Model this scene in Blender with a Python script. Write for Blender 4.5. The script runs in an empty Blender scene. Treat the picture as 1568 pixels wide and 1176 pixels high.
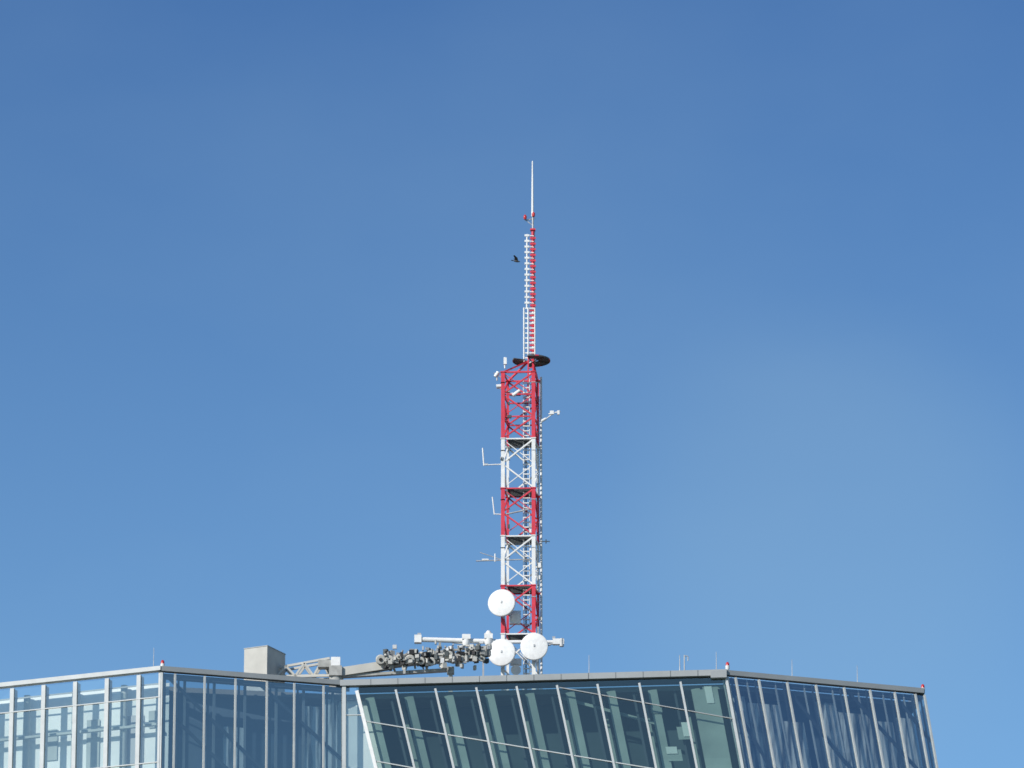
import bpy, math, random
from mathutils import Vector, Matrix
random.seed(7)
sc=bpy.context.scene
R=math.radians
# ------------------------------------------------------------ camera
PITCH=R(17.8); F=9234.0
cam_loc=Vector((0,0,1.7))
cd=bpy.data.cameras.new("camera"); cam=bpy.data.objects.new("camera",cd)
sc.collection.objects.link(cam); sc.camera=cam
cam.location=cam_loc; cam.rotation_euler=(math.pi/2+PITCH,0,0)
cd.sensor_width=36; cd.lens=36*F/1568; cd.clip_start=1; cd.clip_end=20000
cd.dof.use_dof=True; cd.dof.focus_distance=320; cd.dof.aperture_fstop=1.6
fw=Vector((0,math.cos(PITCH),math.sin(PITCH))); up=Vector((0,-math.sin(PITCH),math.cos(PITCH))); rt=Vector((1,0,0))
def ray(u,v): return fw+rt*((u-784)/F)+up*((588-v)/F)
def P(u,v,y):            # survey point at northing y
    d=ray(u,v); return cam_loc+d*(y/d.y)
def PZ(u,v,z):           # survey point at height z
    d=ray(u,v); return cam_loc+d*((z-cam_loc.z)/d.z)
# ------------------------------------------------------------ materials
def nmat(name):
    m=bpy.data.materials.new(name); m.use_nodes=True
    nt=m.node_tree; nt.nodes.clear()
    return m,nt,nt.nodes.new("ShaderNodeOutputMaterial")
def solid(name,col,rough=0.6,metal=0.0,var=0.15,scale=1.5,dirt=None,bump=0.0):
    m,nt,out=nmat(name); N=nt.nodes; L=nt.links
    b=N.new("ShaderNodeBsdfPrincipled"); b.inputs["Roughness"].default_value=rough; b.inputs["Metallic"].default_value=metal
    tc=N.new("ShaderNodeTexCoord"); nz=N.new("ShaderNodeTexNoise"); nz.inputs["Scale"].default_value=scale; nz.inputs["Detail"].default_value=6
    L.new(tc.outputs["Object"],nz.inputs["Vector"])
    mr=N.new("ShaderNodeMapRange"); mr.inputs[1].default_value=0.3; mr.inputs[2].default_value=0.7
    L.new(nz.outputs["Fac"],mr.inputs[0])
    mx=N.new("ShaderNodeMix"); mx.data_type='RGBA'
    d=dirt or [c*(1-var) for c in col]
    mx.inputs[6].default_value=(*d,1) ; mx.inputs[7].default_value=(*col,1)
    L.new(mr.outputs[0],mx.inputs[0]); L.new(mx.outputs[2],b.inputs["Base Color"])
    if bump:
        bp=N.new("ShaderNodeBump"); bp.inputs["Strength"].default_value=bump; L.new(nz.outputs["Fac"],bp.inputs["Height"]); L.new(bp.outputs[0],b.inputs["Normal"])
    L.new(b.outputs[0],out.inputs[0]); return m
def glass(name,tint,refl,tintvar=0.15):
    m,nt,out=nmat(name); N=nt.nodes; L=nt.links
    tr=N.new("ShaderNodeBsdfTransparent"); gl=N.new("ShaderNodeBsdfGlossy"); gl.inputs["Roughness"].default_value=0.03
    gl.inputs["Color"].default_value=(0.95,0.98,0.97,1)
    g=N.new("ShaderNodeNewGeometry"); mx=N.new("ShaderNodeMix"); mx.data_type='RGBA'
    mx.inputs[6].default_value=(*[c*(1-tintvar) for c in tint],1); mx.inputs[7].default_value=(*tint,1)
    L.new(g.outputs["Random Per Island"],mx.inputs[0]); L.new(mx.outputs[2],tr.inputs["Color"])
    tc=N.new("ShaderNodeTexCoord"); nz=N.new("ShaderNodeTexNoise"); nz.inputs["Scale"].default_value=0.5
    L.new(tc.outputs["Object"],nz.inputs["Vector"])
    bp=N.new("ShaderNodeBump"); bp.inputs["Strength"].default_value=0.05; bp.inputs["Distance"].default_value=0.05
    L.new(nz.outputs["Fac"],bp.inputs["Height"]); L.new(bp.outputs[0],gl.inputs["Normal"])
    # Schlick reflectance of a two-sided pane
    dt=N.new("ShaderNodeVectorMath"); dt.operation='DOT_PRODUCT'; L.new(g.outputs["Incoming"],dt.inputs[0]); L.new(g.outputs["Normal"],dt.inputs[1])
    def mt(op,a,b=None,clamp=False):
        n=N.new("ShaderNodeMath"); n.operation=op; n.use_clamp=clamp
        for i,x in enumerate((a,b)):
            if x is None: continue
            if isinstance(x,(int,float)): n.inputs[i].default_value=x
            else: L.new(x,n.inputs[i])
        return n.outputs[0]
    c=mt('ABSOLUTE',dt.outputs["Value"]); p=mt('POWER',mt('SUBTRACT',1.0,c,True),5.0)
    fac=mt('ADD',mt('MULTIPLY',p,1-refl),refl,True)
    ms=N.new("ShaderNodeMixShader"); L.new(fac,ms.inputs[0]); L.new(tr.outputs[0],ms.inputs[1]); L.new(gl.outputs[0],ms.inputs[2])
    L.new(ms.outputs[0],out.inputs[0]); return m
def streaked(name,col):
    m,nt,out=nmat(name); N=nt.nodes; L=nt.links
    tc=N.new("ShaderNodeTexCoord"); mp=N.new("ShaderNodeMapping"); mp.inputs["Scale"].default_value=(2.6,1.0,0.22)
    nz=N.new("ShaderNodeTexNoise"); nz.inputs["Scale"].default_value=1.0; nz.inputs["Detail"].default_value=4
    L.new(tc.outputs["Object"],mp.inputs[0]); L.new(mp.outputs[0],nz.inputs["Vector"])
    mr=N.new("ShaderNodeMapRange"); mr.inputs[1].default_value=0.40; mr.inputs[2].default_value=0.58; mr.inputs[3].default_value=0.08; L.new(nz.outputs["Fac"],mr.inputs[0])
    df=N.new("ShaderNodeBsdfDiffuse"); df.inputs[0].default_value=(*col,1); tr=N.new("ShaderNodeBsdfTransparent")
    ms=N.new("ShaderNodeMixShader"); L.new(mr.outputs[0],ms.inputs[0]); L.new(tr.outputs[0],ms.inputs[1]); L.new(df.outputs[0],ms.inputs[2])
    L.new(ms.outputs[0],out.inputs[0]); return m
WHITE=solid("white_paint",(0.82,0.82,0.81),0.45,var=0.15,scale=3)
RED=solid("signal_red_paint",(0.70,0.045,0.075),0.45,var=0.25,scale=3)
GALV=solid("galvanised_steel",(0.50,0.51,0.52),0.45,0.2,var=0.3,scale=4)
DARK=solid("dark_grating",(0.07,0.085,0.09),0.7)
BLACK=solid("black_rubber",(0.02,0.02,0.022),0.7)
ALU=solid("anodised_aluminium",(0.32,0.34,0.35),0.5,0.1,var=0.15,scale=0.6)
ALUW=solid("light_aluminium_mullion",(0.50,0.53,0.54),0.5,var=0.15)
MULD=solid("dark_aluminium_mullion",(0.05,0.065,0.08),0.5,var=0.2)
CONC=solid("painted_steel_beige",(0.52,0.51,0.47),0.75,var=0.15,scale=1.2,bump=0.05)
CRANE=solid("crane_grey_paint",(0.42,0.42,0.40),0.6,var=0.35,scale=2.5)
RIB=solid("grey_green_rib",(0.42,0.47,0.44),0.8,var=0.25,scale=0.5)
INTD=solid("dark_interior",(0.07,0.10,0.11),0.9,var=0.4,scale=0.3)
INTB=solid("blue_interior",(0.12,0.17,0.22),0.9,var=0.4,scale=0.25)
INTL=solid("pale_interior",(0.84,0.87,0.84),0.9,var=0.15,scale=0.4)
STREAKS=streaked("reflection_streaks",(0.85,0.87,0.85))  # pale noise streaks standing in for clouds reflected in the glass
ROOFM=solid("roof_membrane",(0.25,0.25,0.24),0.9)
PLAT=solid("platform_plate",(0.12,0.12,0.125),0.7)
BIRD=solid("crow_feathers",(0.03,0.03,0.035),0.6,var=0.4,scale=10)
G_L=glass("pale_glazing",(0.90,0.96,0.95),0.22,0.08)
G_M=glass("dark_glazing",(0.60,0.72,0.70),0.10)
G_B=glass("blue_glazing",(0.62,0.73,0.77),0.30)
G_R=glass("blue_glazing_right",(0.80,0.88,0.90),0.36)
LAMP=solid("obstruction_light_red",(0.55,0.03,0.03),0.25)
# ------------------------------------------------------------ mesh builder
class MB:
    def __init__(s): s.v=[];s.f=[];s.m=[];s.mats=[];s.sm=[]
    def mi(s,mat):
        if mat not in s.mats: s.mats.append(mat)
        return s.mats.index(mat)
    def add(s,vs,fs,mat,smooth=False):
        o=len(s.v); s.v+=[Vector(v) for v in vs]; k=s.mi(mat)
        for f in fs: s.f.append([i+o for i in f]); s.m.append(k); s.sm.append(smooth)
    def quad(s,a,b,c,d,mat): s.add([a,b,c,d],[(0,1,2,3)],mat)
    def hexa(s,b,t,mat):
        s.add(list(b)+list(t),[(3,2,1,0),(4,5,6,7),(0,1,5,4),(1,2,6,5),(2,3,7,6),(3,0,4,7)],mat)
    def beam(s,p,q,w,h,mat,ref=None,r2=None):
        p=Vector(p);q=Vector(q);d=(q-p).normalized()
        ref=Vector(ref) if ref is not None else (Vector((0,0,1)) if abs(d.z)<0.9 else Vector((0,1,0)))
        x=d.cross(ref).normalized(); y=x.cross(d).normalized()
        c=[(-1,-1),(1,-1),(1,1),(-1,1)]
        k=r2 or 1
        s.hexa([p+x*a*w/2+y*b*h/2 for a,b in c],[q+x*a*w*k/2+y*b*h*k/2 for a,b in c],mat)
    def box(s,c,sx,sy,sz,mat,yaw=0):
        c=Vector(c);M=Matrix.Rotation(yaw,3,'Z')
        cc=[(-1,-1),(1,-1),(1,1),(-1,1)]
        s.hexa([c+M@Vector((a*sx/2,b*sy/2,-sz/2)) for a,b in cc],[c+M@Vector((a*sx/2,b*sy/2,sz/2)) for a,b in cc],mat)
    def lathe(s,p,q,prof,mat,n=16,cap=True):
        p=Vector(p);q=Vector(q);L=(q-p);d=L.normalized()
        ref=Vector((0,0,1)) if abs(d.z)<0.9 else Vector((0,1,0))
        x=d.cross(ref).normalized(); y=x.cross(d)
        vs=[];fs=[]
        for t,r in prof:
            for i in range(n):
                a=2*math.pi*i/n; vs.append(p+L*t+x*(r*math.cos(a))+y*(r*math.sin(a)))
        for j in range(len(prof)-1):
            for i in range(n):
                i2=(i+1)%n; fs.append((j*n+i,j*n+i2,(j+1)*n+i2,(j+1)*n+i))
        s.add(vs,fs,mat,True)
        if cap:
            s.add(vs[:n][::-1],[tuple(range(n))],mat); s.add(vs[-n:],[tuple(range(n))],mat)
    def cyl(s,p,q,r,mat,n=10,r2=None): s.lathe(p,q,[(0,r),(1,r if r2 is None else r2)],mat,n)
    def obj(s,name,parent=None):
        me=bpy.data.meshes.new(name); me.from_pydata(s.v,[],s.f)
        for m in s.mats: me.materials.append(m)
        me.polygons.foreach_set("material_index",s.m); me.polygons.foreach_set("use_smooth",s.sm); me.update()
        ob=bpy.data.objects.new(name,me); sc.collection.objects.link(ob)
        if parent: ob.parent=parent
        return ob
def empty(name):
    e=bpy.data.objects.new(name,None); sc.collection.objects.link(e); return e
# ------------------------------------------------------------ tower outline
ZR=1.7+400*math.tan(R(15.1))
A=PZ(-245,1076,ZR); B=PZ(247,1024,ZR); C=PZ(527,1046,ZR); D=PZ(1111,1030,ZR); E=PZ(1414,1058,ZR)
Bk1=E+Vector((-3,24,0)); Bk0=A+Vector((2,28,0))
HC=12.0  # crown height
dn=Vector((0,0,-HC))
tower=empty("glass_skyscraper")
def facade(TL,TR,BL,BR):
    n=(TR-TL).cross(BL-TL).normalized()
    if n.y>0: n=-n
    def Q(s,m,o=0.0):
        t=m/HC
        return (TL*(1-s)+TR*s)*(1-t)+(BL*(1-s)+BR*s)*t+n*o
    return Q,n
def panes(mb,Q,ss,ts,mat,o=0.0,jit=0.012):
    for i in range(len(ss)-1):
        for j in range(len(ts)-1):
            a,b=ss[i],ss[i+1];c,d=ts[j],ts[j+1]
            k=[o+random.uniform(-jit,jit) for _ in range(4)]
            mb.quad(Q(a,d,k[0]),Q(b,d,k[1]),Q(b,c,k[2]),Q(a,c,k[3]),mat)
Cb=C+dn+Vector((0.1,0,0)); Cb2=C+dn+Vector((3.7,-0.3,0)); Ct=C+Vector((0.75,-0.05,0))
Db=D+dn+Vector((2.0,0,0)); Eb=E+dn+Vector((1.8,0,0)); Bb=B+dn; Ab=A+dn
QAB,nAB=facade(A,B,Ab,Bb); QBC,nBC=facade(B,C,Bb,Cb); QT,nT=facade(C,Ct,Cb,Cb2); QCD,nCD=facade(Ct,D,Cb2,Db); QDE,nDE=facade(D,E,Db,Eb)
def usp(u,u0,u1): return (u-u0)/(u1-u0)
# ---- facade AB (pale)
gl=MB(); fr=MB(); it=MB()
ssAB=[0]+[usp(u,-245,247) for u in range(-215,247,1) if (u-22)%48==0][:]+[1]
ssAB=sorted(set(ssAB)); 
panes(gl,QAB,ssAB,[0.35,2.0,6.6,HC],G_L)
for s_ in ssAB:
    fr.beam(QAB(s_,0.3,0.03),QAB(s_,HC,0.03),0.30,0.14,ALUW,ref=nAB)
    fr.beam(QAB(s_,0.3,-0.42),QAB(s_,HC,-0.42),0.12,0.5,ALU,ref=nAB)
for m in (2.0,6.6): fr.beam(QAB(0,m,0.05),QAB(1,m,0.05),0.07,0.13,ALUW,ref=nAB)
fr.beam(QAB(0,0.95,-0.3),QAB(1,0.95,-0.3),0.10,0.06,ALU,ref=nAB)
# ---- facade BC (blue)
ssBC=[0,0.075]+[usp(u,247,527) for u in (313,360,408,450,495)]+[1]
panes(gl,QBC,ssBC,[0.35,4.6,HC],G_B)
for i,s_ in enumerate(ssBC):
    fr.beam(QBC(s_,0.3,0.04),QBC(s_,HC,0.04),0.12,0.16,ALUW,ref=nBC)
    if 0<i<len(ssBC)-1:
        fr.beam(QBC(s_+0.022,0.3,-0.12),QBC(s_+0.022,HC,-0.12),0.12,0.1,MULD,ref=nBC)  # dark strip standing in for the mullion's reflection in the pane
        fr.beam(QBC(s_+0.07,0.3,-0.9),QBC(s_+0.07,HC,-0.9),0.16,0.2,ALU,ref=nBC)
# ---- triangular facet
panes(gl,QT,[0,1],[0.35,HC],G_L)
fr.beam(QT(0,0.2,0.05),QT(0,HC,0.05),0.26,0.2,ALUW,ref=nT)
fr.beam(QT(0.05,2.3,0.05),QT(0.97,2.3,0.05),0.06,0.08,ALUW,ref=nT)
# ---- facade CD (dark)
mus=[603,664,727,789,851,913,977,1040]
ssCD=[0]+[usp(u,543,1111) for u in mus]+[1]
panes(gl,QCD,ssCD,[0.35,6,HC],G_M)
for i,s_ in enumerate(ssCD):
    w=0.24 if i==0 else 0.15
    fr.beam(QCD(s_,0.6,0.09),QCD(s_,HC,0.09),w,0.22,WHITE if i==0 else ALUW,ref=nCD)
for i in range(len(ssCD)-1):
    s_=(ssCD[i]*0.62+ssCD[i+1]*0.38)-0.012
    it.beam(QCD(s_,0.9,-0.75),QCD(s_,HC,-0.75),0.62,0.25,RIB,ref=nCD)
    s2=(ssCD[i]*0.2+ssCD[i+1]*0.8)
    it.beam(QCD(s2,0.9,-1.1),QCD(s2,HC,-1.1),0.16,0.3,MULD,ref=nCD)
    it.beam(QCD(ssCD[i],0.9,-2.8),QCD(ssCD[i],HC,-2.8),0.3,0.3,RIB,ref=nCD)
def line(Q,p,q,o,w,h,mat,n,mb): mb.beam(Q(p[0],p[1],o),Q(q[0],q[1],o),w,h,mat,ref=n)
line(QCD,(0.0,2.75),(1.0,7.9),0.06,0.07,0.12,ALUW,nCD,fr)
line(QCD,(0.54,0.7),(1.0,3.3),0.06,0.06,0.12,ALU,nCD,fr)
line(QCD,(0.0,5.6),(0.5,8.4),0.06,0.07,0.12,ALUW,nCD,fr)
# ---- facade DE (blue with pale reflection streaks)
ssDE=[0,0.045]+[usp(u,1111,1414) for u in (1160,1203,1247,1290,1330,1368,1400)]+[1]
panes(gl,QDE,ssDE,[0.35,5,HC],G_R)
for i,s_ in enumerate(ssDE):
    fr.beam(QDE(s_,0.3,0.04),QDE(s_,HC,0.04),0.12 if i else 0.25,0.16,ALUW,ref=nDE)
    if i>0: 
        fr.beam(QDE(s_-0.055,0.3,-0.25),QDE(s_-0.045,HC,-0.25),0.09,0.12,ALUW,ref=nDE)
        fr.beam(QDE(s_-0.018,0.3,-0.12),QDE(s_-0.018,HC,-0.12),0.10,0.10,MULD,ref=nDE)  # dark strip imitating the reflection beside each mullion
# interior diagonal bracing
def br(Q,n,a,b,o=-0.2,w=0.22,mat=MULD): it.beam(Q(*a,o),Q(*b,o),w,0.12,mat,ref=n)
br(QBC,nBC,(0.05,0.6),(0.6,7.0)); br(QBC,nBC,(0.08,3.4),(0.45,7.6)); br(QBC,nBC,(0.55,0.6),(1.0,5.5))
br(QDE,nDE,(0.0,1.6),(0.16,7.0)); br(QDE,nDE,(0.3,0.6),(0.6,7.0)); br(QDE,nDE,(0.62,0.6),(0.95,6.5)); br(QDE,nDE,(0.86,0.6),(1.0,3.6))
br(QCD,nCD,(0.5,0.7),(0.8,3.2),-1.5,0.2,RIB)
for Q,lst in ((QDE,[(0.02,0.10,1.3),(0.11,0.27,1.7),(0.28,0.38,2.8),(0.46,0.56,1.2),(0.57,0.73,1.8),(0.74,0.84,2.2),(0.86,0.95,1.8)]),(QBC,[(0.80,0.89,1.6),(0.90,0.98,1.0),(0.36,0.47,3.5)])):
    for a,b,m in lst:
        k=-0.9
        it.quad(Q(a,HC,k),Q(b,HC,k),Q(b,m,k+0.02),Q(a,m,k-0.02),STREAKS)  # panel behind the glass carrying the painted cloud-reflection streaks
for a,b,m,m2 in [(0.90,0.97,1.0,7.5),(0.84,0.875,3.6,4.5),(0.80,0.84,5.2,6.0),(0.78,0.81,2.2,2.6),(0.93,0.99,0.75,1.0)]:
    it.quad(QCD(a,m2,-0.55),QCD(b,m2,-0.55),QCD(b,m,-0.55),QCD(a,m,-0.55),RIB)
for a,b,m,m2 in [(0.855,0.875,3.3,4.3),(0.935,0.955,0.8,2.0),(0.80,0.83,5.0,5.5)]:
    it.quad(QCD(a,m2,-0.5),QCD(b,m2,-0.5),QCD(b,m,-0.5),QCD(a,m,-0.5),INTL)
def back(Q,a,b,o,mat): it.quad(Q(a,HC,o),Q(b,HC,o),Q(b,0.5,o),Q(a,0.5,o),mat)
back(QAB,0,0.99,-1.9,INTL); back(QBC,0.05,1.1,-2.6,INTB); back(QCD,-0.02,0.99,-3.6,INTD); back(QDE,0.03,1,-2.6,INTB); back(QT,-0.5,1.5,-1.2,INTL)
for s_ in (0.08,0.24,0.41,0.56,0.71,0.86):
    it.cyl(QAB(s_,0.5,-1.45),QAB(s_,HC,-1.45),0.24,RIB,12)
for m in (3.6,7.4):
    it.beam(QAB(0,m,-1.1),QAB(0.97,m,-1.1),0.16,0.3,RIB,ref=nAB)
for s_,m,w,h,mt in ((0.60,3.0,0.05,2.2,RIB),(0.74,2.6,0.04,3.6,RIB),(0.865,2.6,0.05,3.4,ALU),(0.93,2.4,0.03,1.2,RIB)):
    it.quad(QAB(s_,m+h,-1.8),QAB(s_+w,m+h,-1.8),QAB(s_+w,m,-1.8),QAB(s_,m,-1.8),mt)
gl.obj("crown_glazing",tower); fr.obj("mullions_and_transoms",tower); it.obj("crown_interior",tower)
# ---- coping along parapet, roof, shaft
cp=MB()
def cop(p,q,n,h,pr,mat,drop=0):
    o=n*(pr/2-0.2)
    cp.beam(p+o+Vector((0,0,h/2-drop-h+0.18)),q+o+Vector((0,0,h/2-drop-h+0.18)),pr+0.4,h,mat)
ex=lambda a,b,k:(b-a).normalized()*k
cop(A,B,nAB,0.30,0.16,ALUW); cop(B,C,nBC,0.34,0.10,ALU); cop(C-ex(C,D,0.25),D+ex(C,D,0.1),nCD,0.42,0.26,ALU); cop(D,E,nDE,0.34,0.12,ALU)
cop(E,Bk1,Vector((1,0,0)),0.34,0.1,ALU); cop(Bk0,A,Vector((-1,0,0)),0.34,0.1,ALU); cop(Bk1,Bk0,Vector((0,1,0)),0.34,0.1,ALU)
for Q,n in ((QBC,nBC),(QCD,nCD),(QDE,nDE)):
    cp.beam(Q(0.005,0.42,-0.45),Q(0.995,0.42,-0.45),0.5,0.3,MULD)
for t in [i/14 for i in range(1,14)]:   # coping sheet joints
    p=C.lerp(D,t)+nCD*0.265; cp.box(p+Vector((0,0,-.03)),0.03,0.02,0.40,MULD)
cp.box(D+Vector((-0.45,0.1,-0.18)),1.1,0.9,0.5,ALU,R(-5))
cp.box(C+Vector((-0.1,0.5,-0.12)),0.9,1.0,0.45,MULD)
cp.obj("parapet_coping",tower)
rf=MB(); inn=Vector((0,0.8,-0.62)); inA=Vector((0,2.4,-0.62))
poly=[A+inA,B+inA,C+inn,D+inn,E+inn+Vector((-.4,0,0)),Bk1+Vector((-.5,-.5,-.62)),Bk0+Vector((.5,-.5,-.62))]
rf.add(poly+[p+Vector((0,0,-0.35)) for p in poly],[tuple(range(7)),tuple(range(13,6,-1))]+[(i,i+7,(i+1)%7+7,(i+1)%7) for i in range(7)],ROOFM)
rf.obj("roof_slab",tower)
sh=MB(); ring=[Ab,Bb,Cb,Cb2,Db,Eb,Bk1+dn,Bk0+dn]
for i in range(8):
    a=ring[i];b=ring[(i+1)%8]
    L=(b-a).length; n=(b-a).normalized().cross(Vector((0,0,1)))
    k=max(1,int(L/2.4)); z0=a.z; nf=int(z0/3.6)
    for j in range(nf):
        zt=z0-j*3.6; zb=zt-3.6 if j<nf-1 else 0
        for q in range(k):
            p0=a.lerp(b,q/k);p1=a.lerp(b,(q+1)/k)
            sh.quad(Vector((p0.x,p0.y,zb)),Vector((p1.x,p1.y,zb)),Vector((p1.x,p1.y,zt-.9)),Vector((p0.x,p0.y,zt-.9)),MULD)
            sh.quad(Vector((p0.x,p0.y,zt-.9)),Vector((p1.x,p1.y,zt-.9)),Vector((p1.x,p1.y,zt)),Vector((p0.x,p0.y,zt)),ALU)
    for q in range(k+1):
        p0=a.lerp(b,q/k)+n*0.06; sh.beam((p0.x,p0.y,0),(p0.x,p0.y,z0),0.12,0.2,ALUW,ref=n)
for a,b in ((E,Bk1),(Bk1,Bk0),(Bk0,A)):
    a2=Eb if a is E else a+dn; b2=Ab if b is A else b+dn
    sh.quad(a2,b2,b+Vector((0,0,-.2)),a+Vector((0,0,-.2)),G_B)
sh.obj("shaft_curtain_wall",tower)
# ------------------------------------------------------------ lattice mast
YM=412.0
def M(u,v,dy=0): 
    return P(u,v,YM+dy)
def zv(v): return P(796,v,YM).z
pm=(M(800,800)-M(700,800)).x/100  # metres per px
def X(u,v=800): return P(u,v,YM).x
mast=empty("lattice_antenna_mast")
W=46*pm
zb=ZR-0.9
legs={'FL':(770,0),'FR':(817,-0.1),'BL':(777.5,W),'BR':(824,W-0.1)}
def leg(k,z): 
    u,dy=legs[k]; return Vector((X(u)-0.0,YM+dy,z))
secs=[(570,672,RED),(672,748,WHITE),(748,821,RED),(821,897,WHITE),(897,971,RED),(971,1075,WHITE)]
ml=MB()
for v0,v1,mt in secs:
    z1=zv(v0); z0=max(zv(v1),zb) 
    for k in legs: 
        ml.beam(leg(k,z0),leg(k,z1),0.27 if k[0]=='F' else 0.18,0.27 if k[0]=='F' else 0.18,mt,ref=(0,1,0))
        ml.box(leg(k,z1),0.36,0.36,0.07,mt)
    n=2 if (v1-v0)<110 and v0!=570 else 3
    if v0==971:n=2
    zs=[z1+(z0-z1)*i/n for i in range(n+1)]
    faces=[('FL','FR'),('BL','BR'),('FL','BL'),('FR','BR')]
    for fi,(a,b) in enumerate(faces):
        for i in range(n):
            p,q=(a,b) if (i+ (fi%2))%2 else (b,a)
            ml.beam(leg(p,zs[i]-0.05),leg(q,zs[i+1]+0.05),0.14 if fi==0 else .11,0.10,mt)
            if fi==0: ml.beam(leg(q,zs[i]-0.05)+Vector((0,.05,0)),leg(p,zs[i+1]+0.05)+Vector((0,.05,0)),0.06,0.05,mt)
        for i in ([0] if n==2 else [0,1,2]):
            ml.beam(leg(a,zs[i]),leg(b,zs[i]),0.09,0.09,mt)
        ml.beam(leg(a,(zs[0]+zs[1])/2+.9*0),leg(a,(zs[0]+zs[1])/2+.05),0.32,0.32,GALV)
    if v0>600:
        a,b,c,d=[leg(k,z1+0.06)for k in('FL','FR','BR','BL')]
        a=a+Vector((.35,.25,0)); b=b+Vector((-.1,.25,0)); c=c+Vector((-.1,-.15,0)); d=d+Vector((.15,-.15,0))
        for i in range(9):
            t=i/8; ml.beam(a.lerp(d,t),b.lerp(c,t),0.12,0.05,DARK)
        ml.beam(a,d,0.08,0.12,DARK); ml.beam(b,c,0.08,0.12,DARK)
ml.obj("lattice_frame",mast)
# top cone to slender upper mast
tp=MB(); zt=zv(570); zc=zv(546)
xu=X(813); yc=YM+W/2
for k in legs:
    tp.beam(leg(k,zt),Vector((xu+(0.15 if k[1]=='R' else -0.15),yc,zc)),0.12,0.12,RED)
tp.beam(leg('FL',zt),leg('FR',zt),0.12,0.12,RED); tp.beam(leg('BL',zt),leg('BR',zt),0.1,0.1,RED)
for dx in (-0.22,0.22):
    for dy in (-0.2,0.2): tp.beam((xu+dx,yc+dy,zt-2.2),(xu+dx*.8,yc+dy,zc+0.3),0.10,0.10,RED)
for i in range(8):
    z=zt-2+i*0.42; tp.beam((xu-.22,yc-.2,z),(xu+.22,yc-.2,z+.2),0.06,0.06,WHITE if i%2 else RED)
Rp=28*pm; zp=zv(553)+0.05+ (W/2)*0.31
n=32
cc=Vector((X(814),yc,zp))
def ringpt(r,a,dz=0): return cc+Vector((r*math.cos(a),r*math.sin(a),dz))
for i in range(n):
    a0=2*math.pi*i/n;a1=2*math.pi*(i+1)/n
    if 1.08*math.pi<a0<1.42*math.pi : continue
    if 0.55*math.pi<a0<0.7*math.pi: continue
    tp.hexa([ringpt(r,a) for r,a in((Rp*.38,a0),(Rp,a0),(Rp,a1),(Rp*.38,a1))],[ringpt(r,a,.05) for r,a in((Rp*.38,a0),(Rp,a0),(Rp,a1),(Rp*.38,a1))],PLAT)
    tp.beam(ringpt(Rp+.04,a0,0.0),ringpt(Rp+.04,a1,0.0),0.05,0.10,PLAT if i%5 else RED)
for i in range(6):
    a=i*math.pi/3+.3; tp.beam(ringpt(0.2,a,-.06),ringpt(Rp,a,-.04),0.06,0.07,PLAT)
tp.obj("crown_platform",mast)
# slender upper mast
um=MB()
zA=zv(548);zB=zv(345)
xr=X(816.5);xl=X(807)
zmid=zv(465)
vs=[548,530,510,490,465,440,420,400,380,362,345]
for i in range(len(vs)-1):
    um.cyl((xr,yc,zv(vs[i])),(xr,yc,zv(vs[i+1])),0.11,RED if i>3 or i%2==0 else WHITE,10)
um.cyl((X(820),yc+.3,zA),(X(819),yc+.3,zB),0.035,WHITE,8)
um.cyl((xl,yc-.1,zmid),(xl+.02,yc-.1,zv(352)),0.06,WHITE,8)
for xx in (X(802.5),X(809)): um.cyl((xx,yc-.15,zA),(xx,yc-.15,zmid),0.055,WHITE,8)
um.cyl((X(819.5),yc-.1,zA),(X(819.5),yc-.1,zmid),0.05,WHITE,8)
v=354; i=0
while v<546:
    z=zv(v)
    if v<465:
        um.beam((X(803.5),yc-.12,z),(X(811),yc-.12,z),0.10,0.15,WHITE)
        um.beam((X(811),yc-.12,z),(X(818),yc-.12,z-.04),0.06,0.06,WHITE)
        um.beam((X(812),yc-.1,z-.2),(X(821),yc-.1,z-.2),0.08,0.14,RED)
    else:
        um.beam((X(802),yc-.12,z),(X(820),yc-.12,z),0.06,0.09,WHITE)
        um.beam((X(811),yc-.1,z-.16),(X(820),yc-.1,z-.16),0.06,0.12,RED)
    v+=8.6 if v<465 else 7.6; i+=1
um.box((xr,yc,zB+.02),.38,.38,.12,RED)
um.cyl((xr,yc,zB),(xr,yc,zv(322)),0.07,GALV,8)
um.beam((X(804),yc,zv(330)),(X(820),yc,zv(327)),0.06,0.06,GALV)
um.beam((X(806),yc,zv(330)),(xr,yc,zv(338)),0.05,0.05,GALV)
for u_,v_ in ((804.5,329),(817.5,325)):
    um.lathe((X(u_)-.0,yc-.12,zv(v_)),(X(u_),yc-.12,zv(v_-7)),[(0,.10),(.3,.12),(.7,.12),(1,.03)],LAMP,10)
um.lathe((xr-.02,yc,zv(324)),(xr-.02,yc,zv(239)),[(0,.095),(.35,.08),(.6,.07),(1,.045)],WHITE,8)
um.obj("upper_mast_and_whip",mast)
# ladder + cable riser
ld=MB()
xl0,xl1=X(801.5),X(811)
yl=YM+0.75
for xx in (xl0,xl1): ld.beam((xx,yl,zb),(xx,yl,zv(575)),0.05,0.06,WHITE,ref=(0,1,0))
z=zb
while z<zv(575):
    ld.beam((xl0,yl,z),(xl1,yl,z),0.08,0.08,WHITE); z+=0.36
for u_ in (829,): ld.cyl((X(u_),YM+W-.2,zb),(X(u_),YM+W-.2,zv(572)+.35),0.085,WHITE,8)
for u_ in (804,806): ld.cyl((X(u_),yl+.2,zb),(X(u_),yl+.2,zv(600)),0.03,BLACK,6)
for vv in range(585,1030,26): ld.beam((X(822),YM+W-.2,zv(vv)+.6),(X(829),YM+W-.2,zv(vv)+.6),0.05,0.05,GALV)
ld.obj("ladder_and_cable_riser",mast)
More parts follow.
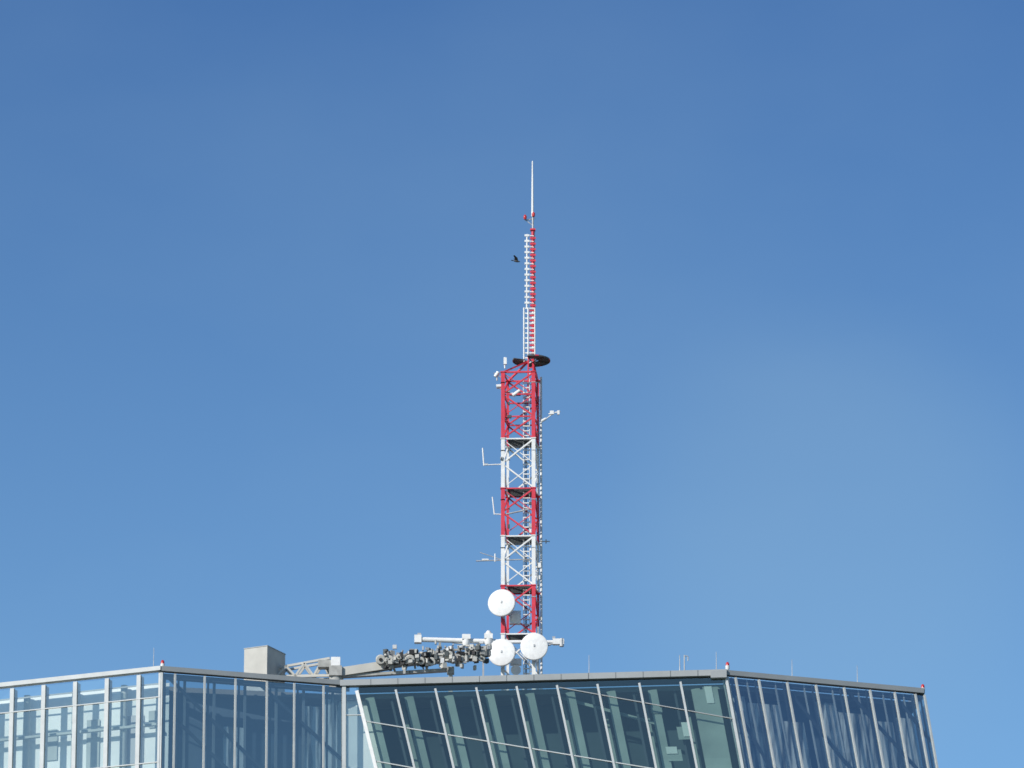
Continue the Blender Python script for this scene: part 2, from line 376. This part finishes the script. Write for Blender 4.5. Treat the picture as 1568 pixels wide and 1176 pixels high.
# small antennas
sa=MB()
def rod(p,q,r=.04,m=GALV): sa.cyl(M(*p),M(*q),r,m,8)
rod((773,564),(773,547),.05,WHITE); sa.box(M(773.5,553),.22,.22,.5,WHITE)
rod((771,580),(756,571)); sa.lathe(M(758,577),M(763,570),[(0,.12),(1,.15)],WHITE,10); sa.cyl(M(761,583),M(761,572),.05,GALV)
rod((771,596),(761,594)); sa.lathe(M(760,592),M(769,591),[(0,.16),(1,.13)],WHITE,10)
rod((827,648),(846,634),.04,WHITE); rod((840,634),(858,630),.05,WHITE); sa.box(M(845,632),.28,.2,.26,WHITE); sa.box(M(855,632),.16,.2,.3,WHITE); rod((829,645),(836,641),.1,WHITE)
rod((768,711),(741,712),.045,WHITE); rod((741,713),(739,686),.05,WHITE); sa.box(M(744,711),.3,.08,.12,GALV)
rod((771,788),(757,787),.04,WHITE); rod((757,788),(754,761),.045,WHITE)
rod((819,778),(772,788),.06,GALV)
rod((826,829),(842,829),.035,DARK); rod((836,826),(836,832),.04,DARK)
rod((822,856),(729,859),.045,GALV)
rod((768,857),(735,846),.03,GALV); rod((758,848),(758,860),.05,WHITE); rod((748,857),(738,857),.07,WHITE)
rod((785,606),(796,598),.14,WHITE); sa.box(M(792,603,.6),.5,.3,.22,DARK); sa.box(M(783,604,.2),.25,.2,.2,WHITE)
rod((773,626),(773,640),.12,RED); sa.box(M(780,638),.3,.2,.2,DARK)
sa.box(M(789,946),17*pm,.5,20*pm,WHITE); sa.lathe(M(790,946,-.35),M(790,946,-.24),[(0,.34),(1,.36)],WHITE,20)
sa.box(M(790,1014),17*pm,.5,9*pm,WHITE); sa.lathe(M(790,1026,-.45),M(790,1026,0),[(0,.36),(1,.36)],WHITE,20)
rod((771,965),(771,905),.1,GALV); rod((824,1010),(824,960),.09,GALV)
for _ in range(16):
    u_=random.choice((768,779,812,826)); v_=random.uniform(590,1010)
    sa.box(M(u_,v_,random.uniform(-.15,.1)),random.uniform(.1,.22),.15,random.uniform(.12,.35),random.choice((GALV,WHITE,DARK)))
sa.obj("small_antennas",mast)
# ------------------------------------------------------------ microwave dishes
def dish(u,v,y,yaw,tilt=0):
    c=P(u,v,y); mb=MB(); r=20.5*pm
    f=Vector((math.sin(yaw),-math.cos(yaw),math.sin(tilt))).normalized()
    mb.lathe(c-f*.45,c,[(0,r*.55),(.3,r*.9),(.45,r),(1,r)],WHITE,40,cap=False)
    mb.lathe(c,c+f*.10,[(0,r*1.03),(.3,r*1.03),(.45,r*.97),(.75,r*.6),(1,r*.05)],WHITE,40)
    mb.lathe(c-f*.8,c-f*.4,[(0,.12),(.5,.2),(1,r*.56)],GALV,16)
    mb.box(c+f*.12+Vector((0,0,.05)),.10,.06,.16,GALV,yaw)
    mb.cyl(c-f*.75+Vector((0,0,-r)),c-f*.75+Vector((0,0,r)),.07,GALV)
    mb.beam(c-f*.7,Vector((c.x+.1,YM,c.z)),.12,.12,GALV)
    mb.obj("microwave_dish")
dish(768,923,YM-1.2,R(-12)); dish(768,999,YM-1.2,R(-10)); dish(818,990,YM-1.3,R(-4))
# ------------------------------------------------------------ horizontal antenna boom
YB=YM-0.45
hb=MB(); H=lambda u,v,dy=0:P(u,v,YB+dy)
hb.cyl(H(636,979),H(772,983),.18,WHITE,12); hb.cyl(H(772,983),H(864,983),.13,WHITE,12)
hb.box(H(640,979),.5,.5,.55,WHITE); hb.box(H(642,972),.25,.3,.2,GALV)
for u_,t in ((714,981),(748,980)):
    hb.box(H(u_,t-5,-.1),.6,.55,.35,WHITE); hb.lathe(H(u_,t+8,-.1),H(u_,t-2,-.1),[(0,.22),(.4,.28),(1,.28)],WHITE,14)
    hb.box(H(u_+8,t+9,-.1),.25,.3,.25,WHITE)
hb.lathe(H(748,966,-.1),H(748,974,-.1),[(0,.12),(.5,.24),(1,.26)],WHITE,14)
hb.cyl(H(690,983),H(714,987),.06,GALV)
hb.box(H(855,983),.8,.4,.4,WHITE); hb.lathe(H(860,990,-.1),H(860,978,-.1),[(0,.16),(1,.16)],GALV,10); hb.cyl(H(830,992),H(850,984),.06,GALV)
hb.box(H(848,977),.2,.2,.2,GALV)
hb.beam(H(740,990),Vector((H(740,990).x,YB,zb)),.12,.12,GALV)
hb.obj("rooftop_antenna_boom")
# ------------------------------------------------------------ window cleaning crane
YC=408.5
cr=empty("window_cleaning_crane"); K=lambda u,v,dy=0:P(u,v,YC+dy)
cw=MB()
q0=K(374,994);yw=R(-27)
fd=Vector((math.cos(yw),math.sin(yw),0)); sd=Vector((-math.sin(yw),math.cos(yw),0))
Lf=1.85; Ls=2.6
b0=Vector((q0.x,q0.y,zb)); base=[b0,b0+fd*Lf,b0+fd*Lf+sd*Ls,b0+sd*Ls]
top=[Vector((p.x,p.y,q0.z)) for p in base]
cw.hexa(base,top,CONC)
cw.box(sum(top,Vector())/4+Vector((0,0,.03)),Lf+.06,Ls+.06,.06,ALU,yw)
cw.obj("counterweight_housing",cr)
tr=MB()
for dy in (0,1.0):
    o=Vector((0,dy,0))
    tr.beam(K(428,1022,.8)+o,K(505,1008,.3)+o,.16,.16,CONC); tr.beam(K(418,1036,.8)+o,K(525,1034,0)+o,.16,.18,CONC)
    us=[424,438,452,466,480,494,506]
    for i in range(6):
        a=us[i];b=us[i+1]; tv=lambda u:1022-(u-428)*.18
        if i%2: tr.beam(K(a,tv(a),.5)+o,K(b,1035,.5)+o,.14,.14,CONC)
        else: tr.beam(K(a,1035,.5)+o,K(b,tv(b),.5)+o,.14,.14,CONC)
tr.obj("lattice_jib",cr)
bm=MB()
bm.box(K(514,1014,-.2),.65,.6,.62,WHITE); bm.box(K(514,1029,-.1),.9,.9,.7,CRANE); bm.box(K(497,1018,0),.9,.8,.5,CRANE)
bm.beam(K(521,1030),K(600,1018),.6,.6,CONC); bm.beam(K(523,1036,.1),K(690,1026,.1),.45,.2,CRANE)
bm.beam(K(600,1018),K(750,1000),.5,.42,CRANE)
bm.beam(K(600,1005,.3),K(750,990,.3),.14,.14,CRANE)
bm.obj("telescopic_boom",cr)
pl=MB()
for u_,v_,r_ in ((583,1010,.36),(597,1011,.34),(611,1006,.2),(628,1010,.36),(645,1012,.28),(661,1013,.3),(688,1003,.3),(706,1009,.3),(738,1008,.24)):
    pl.lathe(K(u_,v_,-.75),K(u_,v_,-.45),[(0,r_*.8),(.15,r_),(.4,r_*.86),(.6,r_*.86),(.85,r_),(1,r_*.8)],CONC,20)
    pl.cyl(K(u_,v_,-.8),K(u_,v_,0),r_*.35,BLACK,10)
for _ in range(250):
    u_=random.uniform(590,750); cv=1012-(u_-578)*.085
    v_=cv+random.gauss(0,8); s_=random.uniform(.08,.36)
    pl.box(K(u_,v_,random.uniform(-.95,.6)),s_,random.uniform(.1,.4),random.uniform(.1,.4),random.choice((CRANE,CRANE,CONC,CONC,DARK,GALV,BLACK)),random.uniform(-.7,.5))
for _ in range(34):
    u_=random.uniform(585,740); cv=1012-(u_-578)*.085
    pl.cyl(K(u_,cv+random.uniform(-14,0),-.4),K(u_+random.uniform(-18,18),cv+random.uniform(2,19),.2),random.uniform(.03,.08),random.choice((CRANE,CONC,BLACK,GALV)),8)
pl.box(K(690,1027),.5,.4,.5,CRANE); pl.box(K(733,1003,-.3),.9,.4,.8,CRANE)
pl.obj("pulleys_and_winch",cr)
bs=MB(); c=K(514,1036); bs.lathe((c.x,c.y,zb),(c.x,c.y,c.z),[(0,.7),(.2,.5),(1,.45)],CRANE,16)
c=K(690,1030,.1); bs.beam((c.x,c.y,zb),c,.3,.3,CRANE); bs.obj("pedestal",cr)
# ------------------------------------------------------------ lightning rods and obstruction lights
def lrod(u,v0,v1,y,r=.03):
    mb=MB(); p=P(u,v1,y); t=P(u,v0,y); z0=min(p.z,ZR-.1)
    mb.lathe((p.x,y,z0),(p.x,y,t.z),[(0,r*1.6),(.1,r),(1,r*.5)],GALV,8); mb.box((p.x,y,z0+.06),.16,.16,.1,GALV)
    return mb
def on(a,b,u,ua,ub): return a.lerp(b,usp(u,ua,ub)).y+.25
lrod(235,992,1025,on(A,B,235,-245,247)).obj("lightning_rod")
lrod(902,1003,1035,on(C,D,902,527,1111)).obj("lightning_rod")
lrod(1097,998,1030,D.y+.4).obj("lightning_rod")
lrod(1213,1010,1040,on(D,E,1213,1111,1414)).obj("lightning_rod")
lrod(1313,1019,1050,on(D,E,1313,1111,1414)).obj("lightning_rod")
m=lrod(1041,1003,1032,402.2,.045); y=402.2
m.cyl(P(1048,1003,y),P(1048,1032,y),.045,GALV,8)
for i in range(8):
    a0=math.pi*i/8;a1=math.pi*(i+1)/8; c=P(1051,1007,y)
    m.cyl(c+Vector((.13*math.cos(a0),0,.13*math.sin(a0))),c+Vector((.13*math.cos(a1),0,.13*math.sin(a1))),.035,GALV,6)
m.cyl(P(1053.5,1007,y),P(1053.5,1012,y),.035,GALV,6)
m.obj("roof_vent_pipe")
def olight(u,v,y,zbase):
    mb=MB(); p=P(u,v,y)
    mb.cyl((p.x,y,zbase),(p.x,y,p.z-.12),.04,GALV,8)
    mb.lathe((p.x,y,p.z-.42),(p.x,y,p.z-.12),[(0,.10),(.3,.15),(1,.15)],WHITE,14)
    mb.lathe((p.x,y,p.z-.12),(p.x,y,p.z+.16),[(0,.13),(.6,.12),(.9,.07),(1,.01)],LAMP,14)
    mb.box((p.x-.1,y-.05,zbase+.1),.34,.3,.3,DARK)
    mb.obj("obstruction_light")
olight(249,1014,B.y+.2,ZR-.2); olight(1114,1017,D.y+.2,ZR-.2); olight(1413,1051,E.y+.2,ZR-.2)
# ------------------------------------------------------------ bird (crow in flight, wings raised)
bd=MB(); bc=P(791,400,408)
d=Vector((1,-.25,-.25)).normalized()
bd.lathe(bc-d*.26,bc+d*.27,[(0,.01),(.12,.045),(.35,.075),(.6,.08),(.75,.055),(.84,.05),(.92,.035),(1,.006)],BIRD,12)
bd.hexa([bc-d*.40+Vector((0,-.10,0)),bc-d*.20+Vector((0,-.03,0)),bc-d*.20+Vector((0,.03,0)),bc-d*.40+Vector((0,.10,0))],[bc-d*.40+Vector((0,-.10,.015)),bc-d*.20+Vector((0,-.03,.02)),bc-d*.20+Vector((0,.03,.02)),bc-d*.40+Vector((0,.10,.015))],BIRD)
for s in (-1,1):
    r0=bc+d*.12+Vector((0,s*.05,.03)); r1=bc-d*.10+Vector((0,s*.05,.03))
    m0=r0+Vector((-.05,s*.18,.16)); m1=r1+Vector((-.06,s*.18,.15))
    t0=r0+Vector((-.26,s*.34,.30)); t1=r1+Vector((-.14,s*.30,.26))
    th=Vector((0,0,.014))
    bd.hexa([r1,r0,m0,m1],[p+th for p in(r1,r0,m0,m1)],BIRD); bd.hexa([m1,m0,t0,t1],[p+th for p in(m1,m0,t0,t1)],BIRD)
bd.obj("crow")
# ------------------------------------------------------------ ground
gm=solid("ground_paving",(0.12,0.12,0.11),0.95,dirt=(0.05,0.08,0.03),scale=0.02)
g=MB(); S=6000; g.quad((-S,-S,0),(S,-S,0),(S,S,0),(-S,S,0),gm); g.obj("ground")
# ------------------------------------------------------------ light
sel=R(30); saz=R(-137)   # azimuth from +Y toward +X
sdv=Vector((math.sin(saz)*math.cos(sel),math.cos(saz)*math.cos(sel),math.sin(sel)))
ld_=bpy.data.lights.new("sun","SUN"); ld_.energy=4.5; ld_.angle=R(.53); ld_.color=(1,.95,.87)
so=bpy.data.objects.new("sun",ld_); sc.collection.objects.link(so); so.rotation_euler=sdv.to_track_quat('Z','Y').to_euler()
w=bpy.data.worlds.new("World"); sc.world=w; w.use_nodes=True; nt=w.node_tree; N=nt.nodes; L=nt.links
bg=N["Background"]; sky=N.new("ShaderNodeTexSky"); sky.sky_type='NISHITA'; sky.sun_disc=False
sky.sun_elevation=sel; sky.sun_rotation=saz%(2*math.pi); sky.air_density=1.0; sky.dust_density=0.2; sky.ozone_density=2.5; sky.altitude=300
# clear-air tint and haze that thins with elevation, plus a faint thin cirrus veil
tc=N.new("ShaderNodeTexCoord"); sx=N.new("ShaderNodeSeparateXYZ"); L.new(tc.outputs["Generated"],sx.inputs[0])
cr_=N.new("ShaderNodeValToRGB"); L.new(sx.outputs[2],cr_.inputs[0])
e=cr_.color_ramp.elements; e[0].position=0.20; e[0].color=(0.66,0.84,0.90,1); e[1].position=0.40; e[1].color=(0.29,0.46,0.67,1)
mul=N.new("ShaderNodeMix"); mul.data_type='RGBA'; mul.blend_type='MULTIPLY'; mul.inputs[0].default_value=1
L.new(sky.outputs[0],mul.inputs[6]); L.new(cr_.outputs[0],mul.inputs[7])
mp=N.new("ShaderNodeMapping"); mp.inputs["Scale"].default_value=(9,9,16); mp.inputs["Location"].default_value=(1.3,0.4,2.2); L.new(tc.outputs["Generated"],mp.inputs[0])
nz=N.new("ShaderNodeTexNoise"); nz.inputs["Scale"].default_value=1.0; nz.inputs["Detail"].default_value=5; L.new(mp.outputs[0],nz.inputs["Vector"])
mr=N.new("ShaderNodeMapRange"); mr.inputs[1].default_value=0.45; mr.inputs[2].default_value=0.8; mr.inputs[3].default_value=0; mr.inputs[4].default_value=0.09; L.new(nz.outputs["Fac"],mr.inputs[0])
mx=N.new("ShaderNodeMix"); mx.data_type='RGBA'; L.new(mr.outputs[0],mx.inputs[0]); L.new(mul.outputs[2],mx.inputs[6]); mx.inputs[7].default_value=(2.6,3.9,4.8,1)
# small soft patch of thin haze low in the north-north-east
hd=Vector((ray(1270,840))).normalized()
dp=N.new("ShaderNodeVectorMath"); dp.operation='DOT_PRODUCT'; dp.inputs[1].default_value=hd; L.new(tc.outputs["Generated"],dp.inputs[0])
hr=N.new("ShaderNodeMapRange"); hr.interpolation_type='SMOOTHSTEP'; hr.inputs[1].default_value=math.cos(R(2.6)); hr.inputs[2].default_value=1.0; hr.inputs[3].default_value=0; hr.inputs[4].default_value=0.13; L.new(dp.outputs["Value"],hr.inputs[0])
mh=N.new("ShaderNodeMix"); mh.data_type='RGBA'; L.new(hr.outputs[0],mh.inputs[0]); L.new(mx.outputs[2],mh.inputs[6]); mh.inputs[7].default_value=(2.6,3.9,4.5,1)
L.new(mh.outputs[2],bg.inputs[0]); bg.inputs[1].default_value=0.15
sc.view_settings.view_transform='Standard'; sc.view_settings.look='None'; sc.view_settings.exposure=0
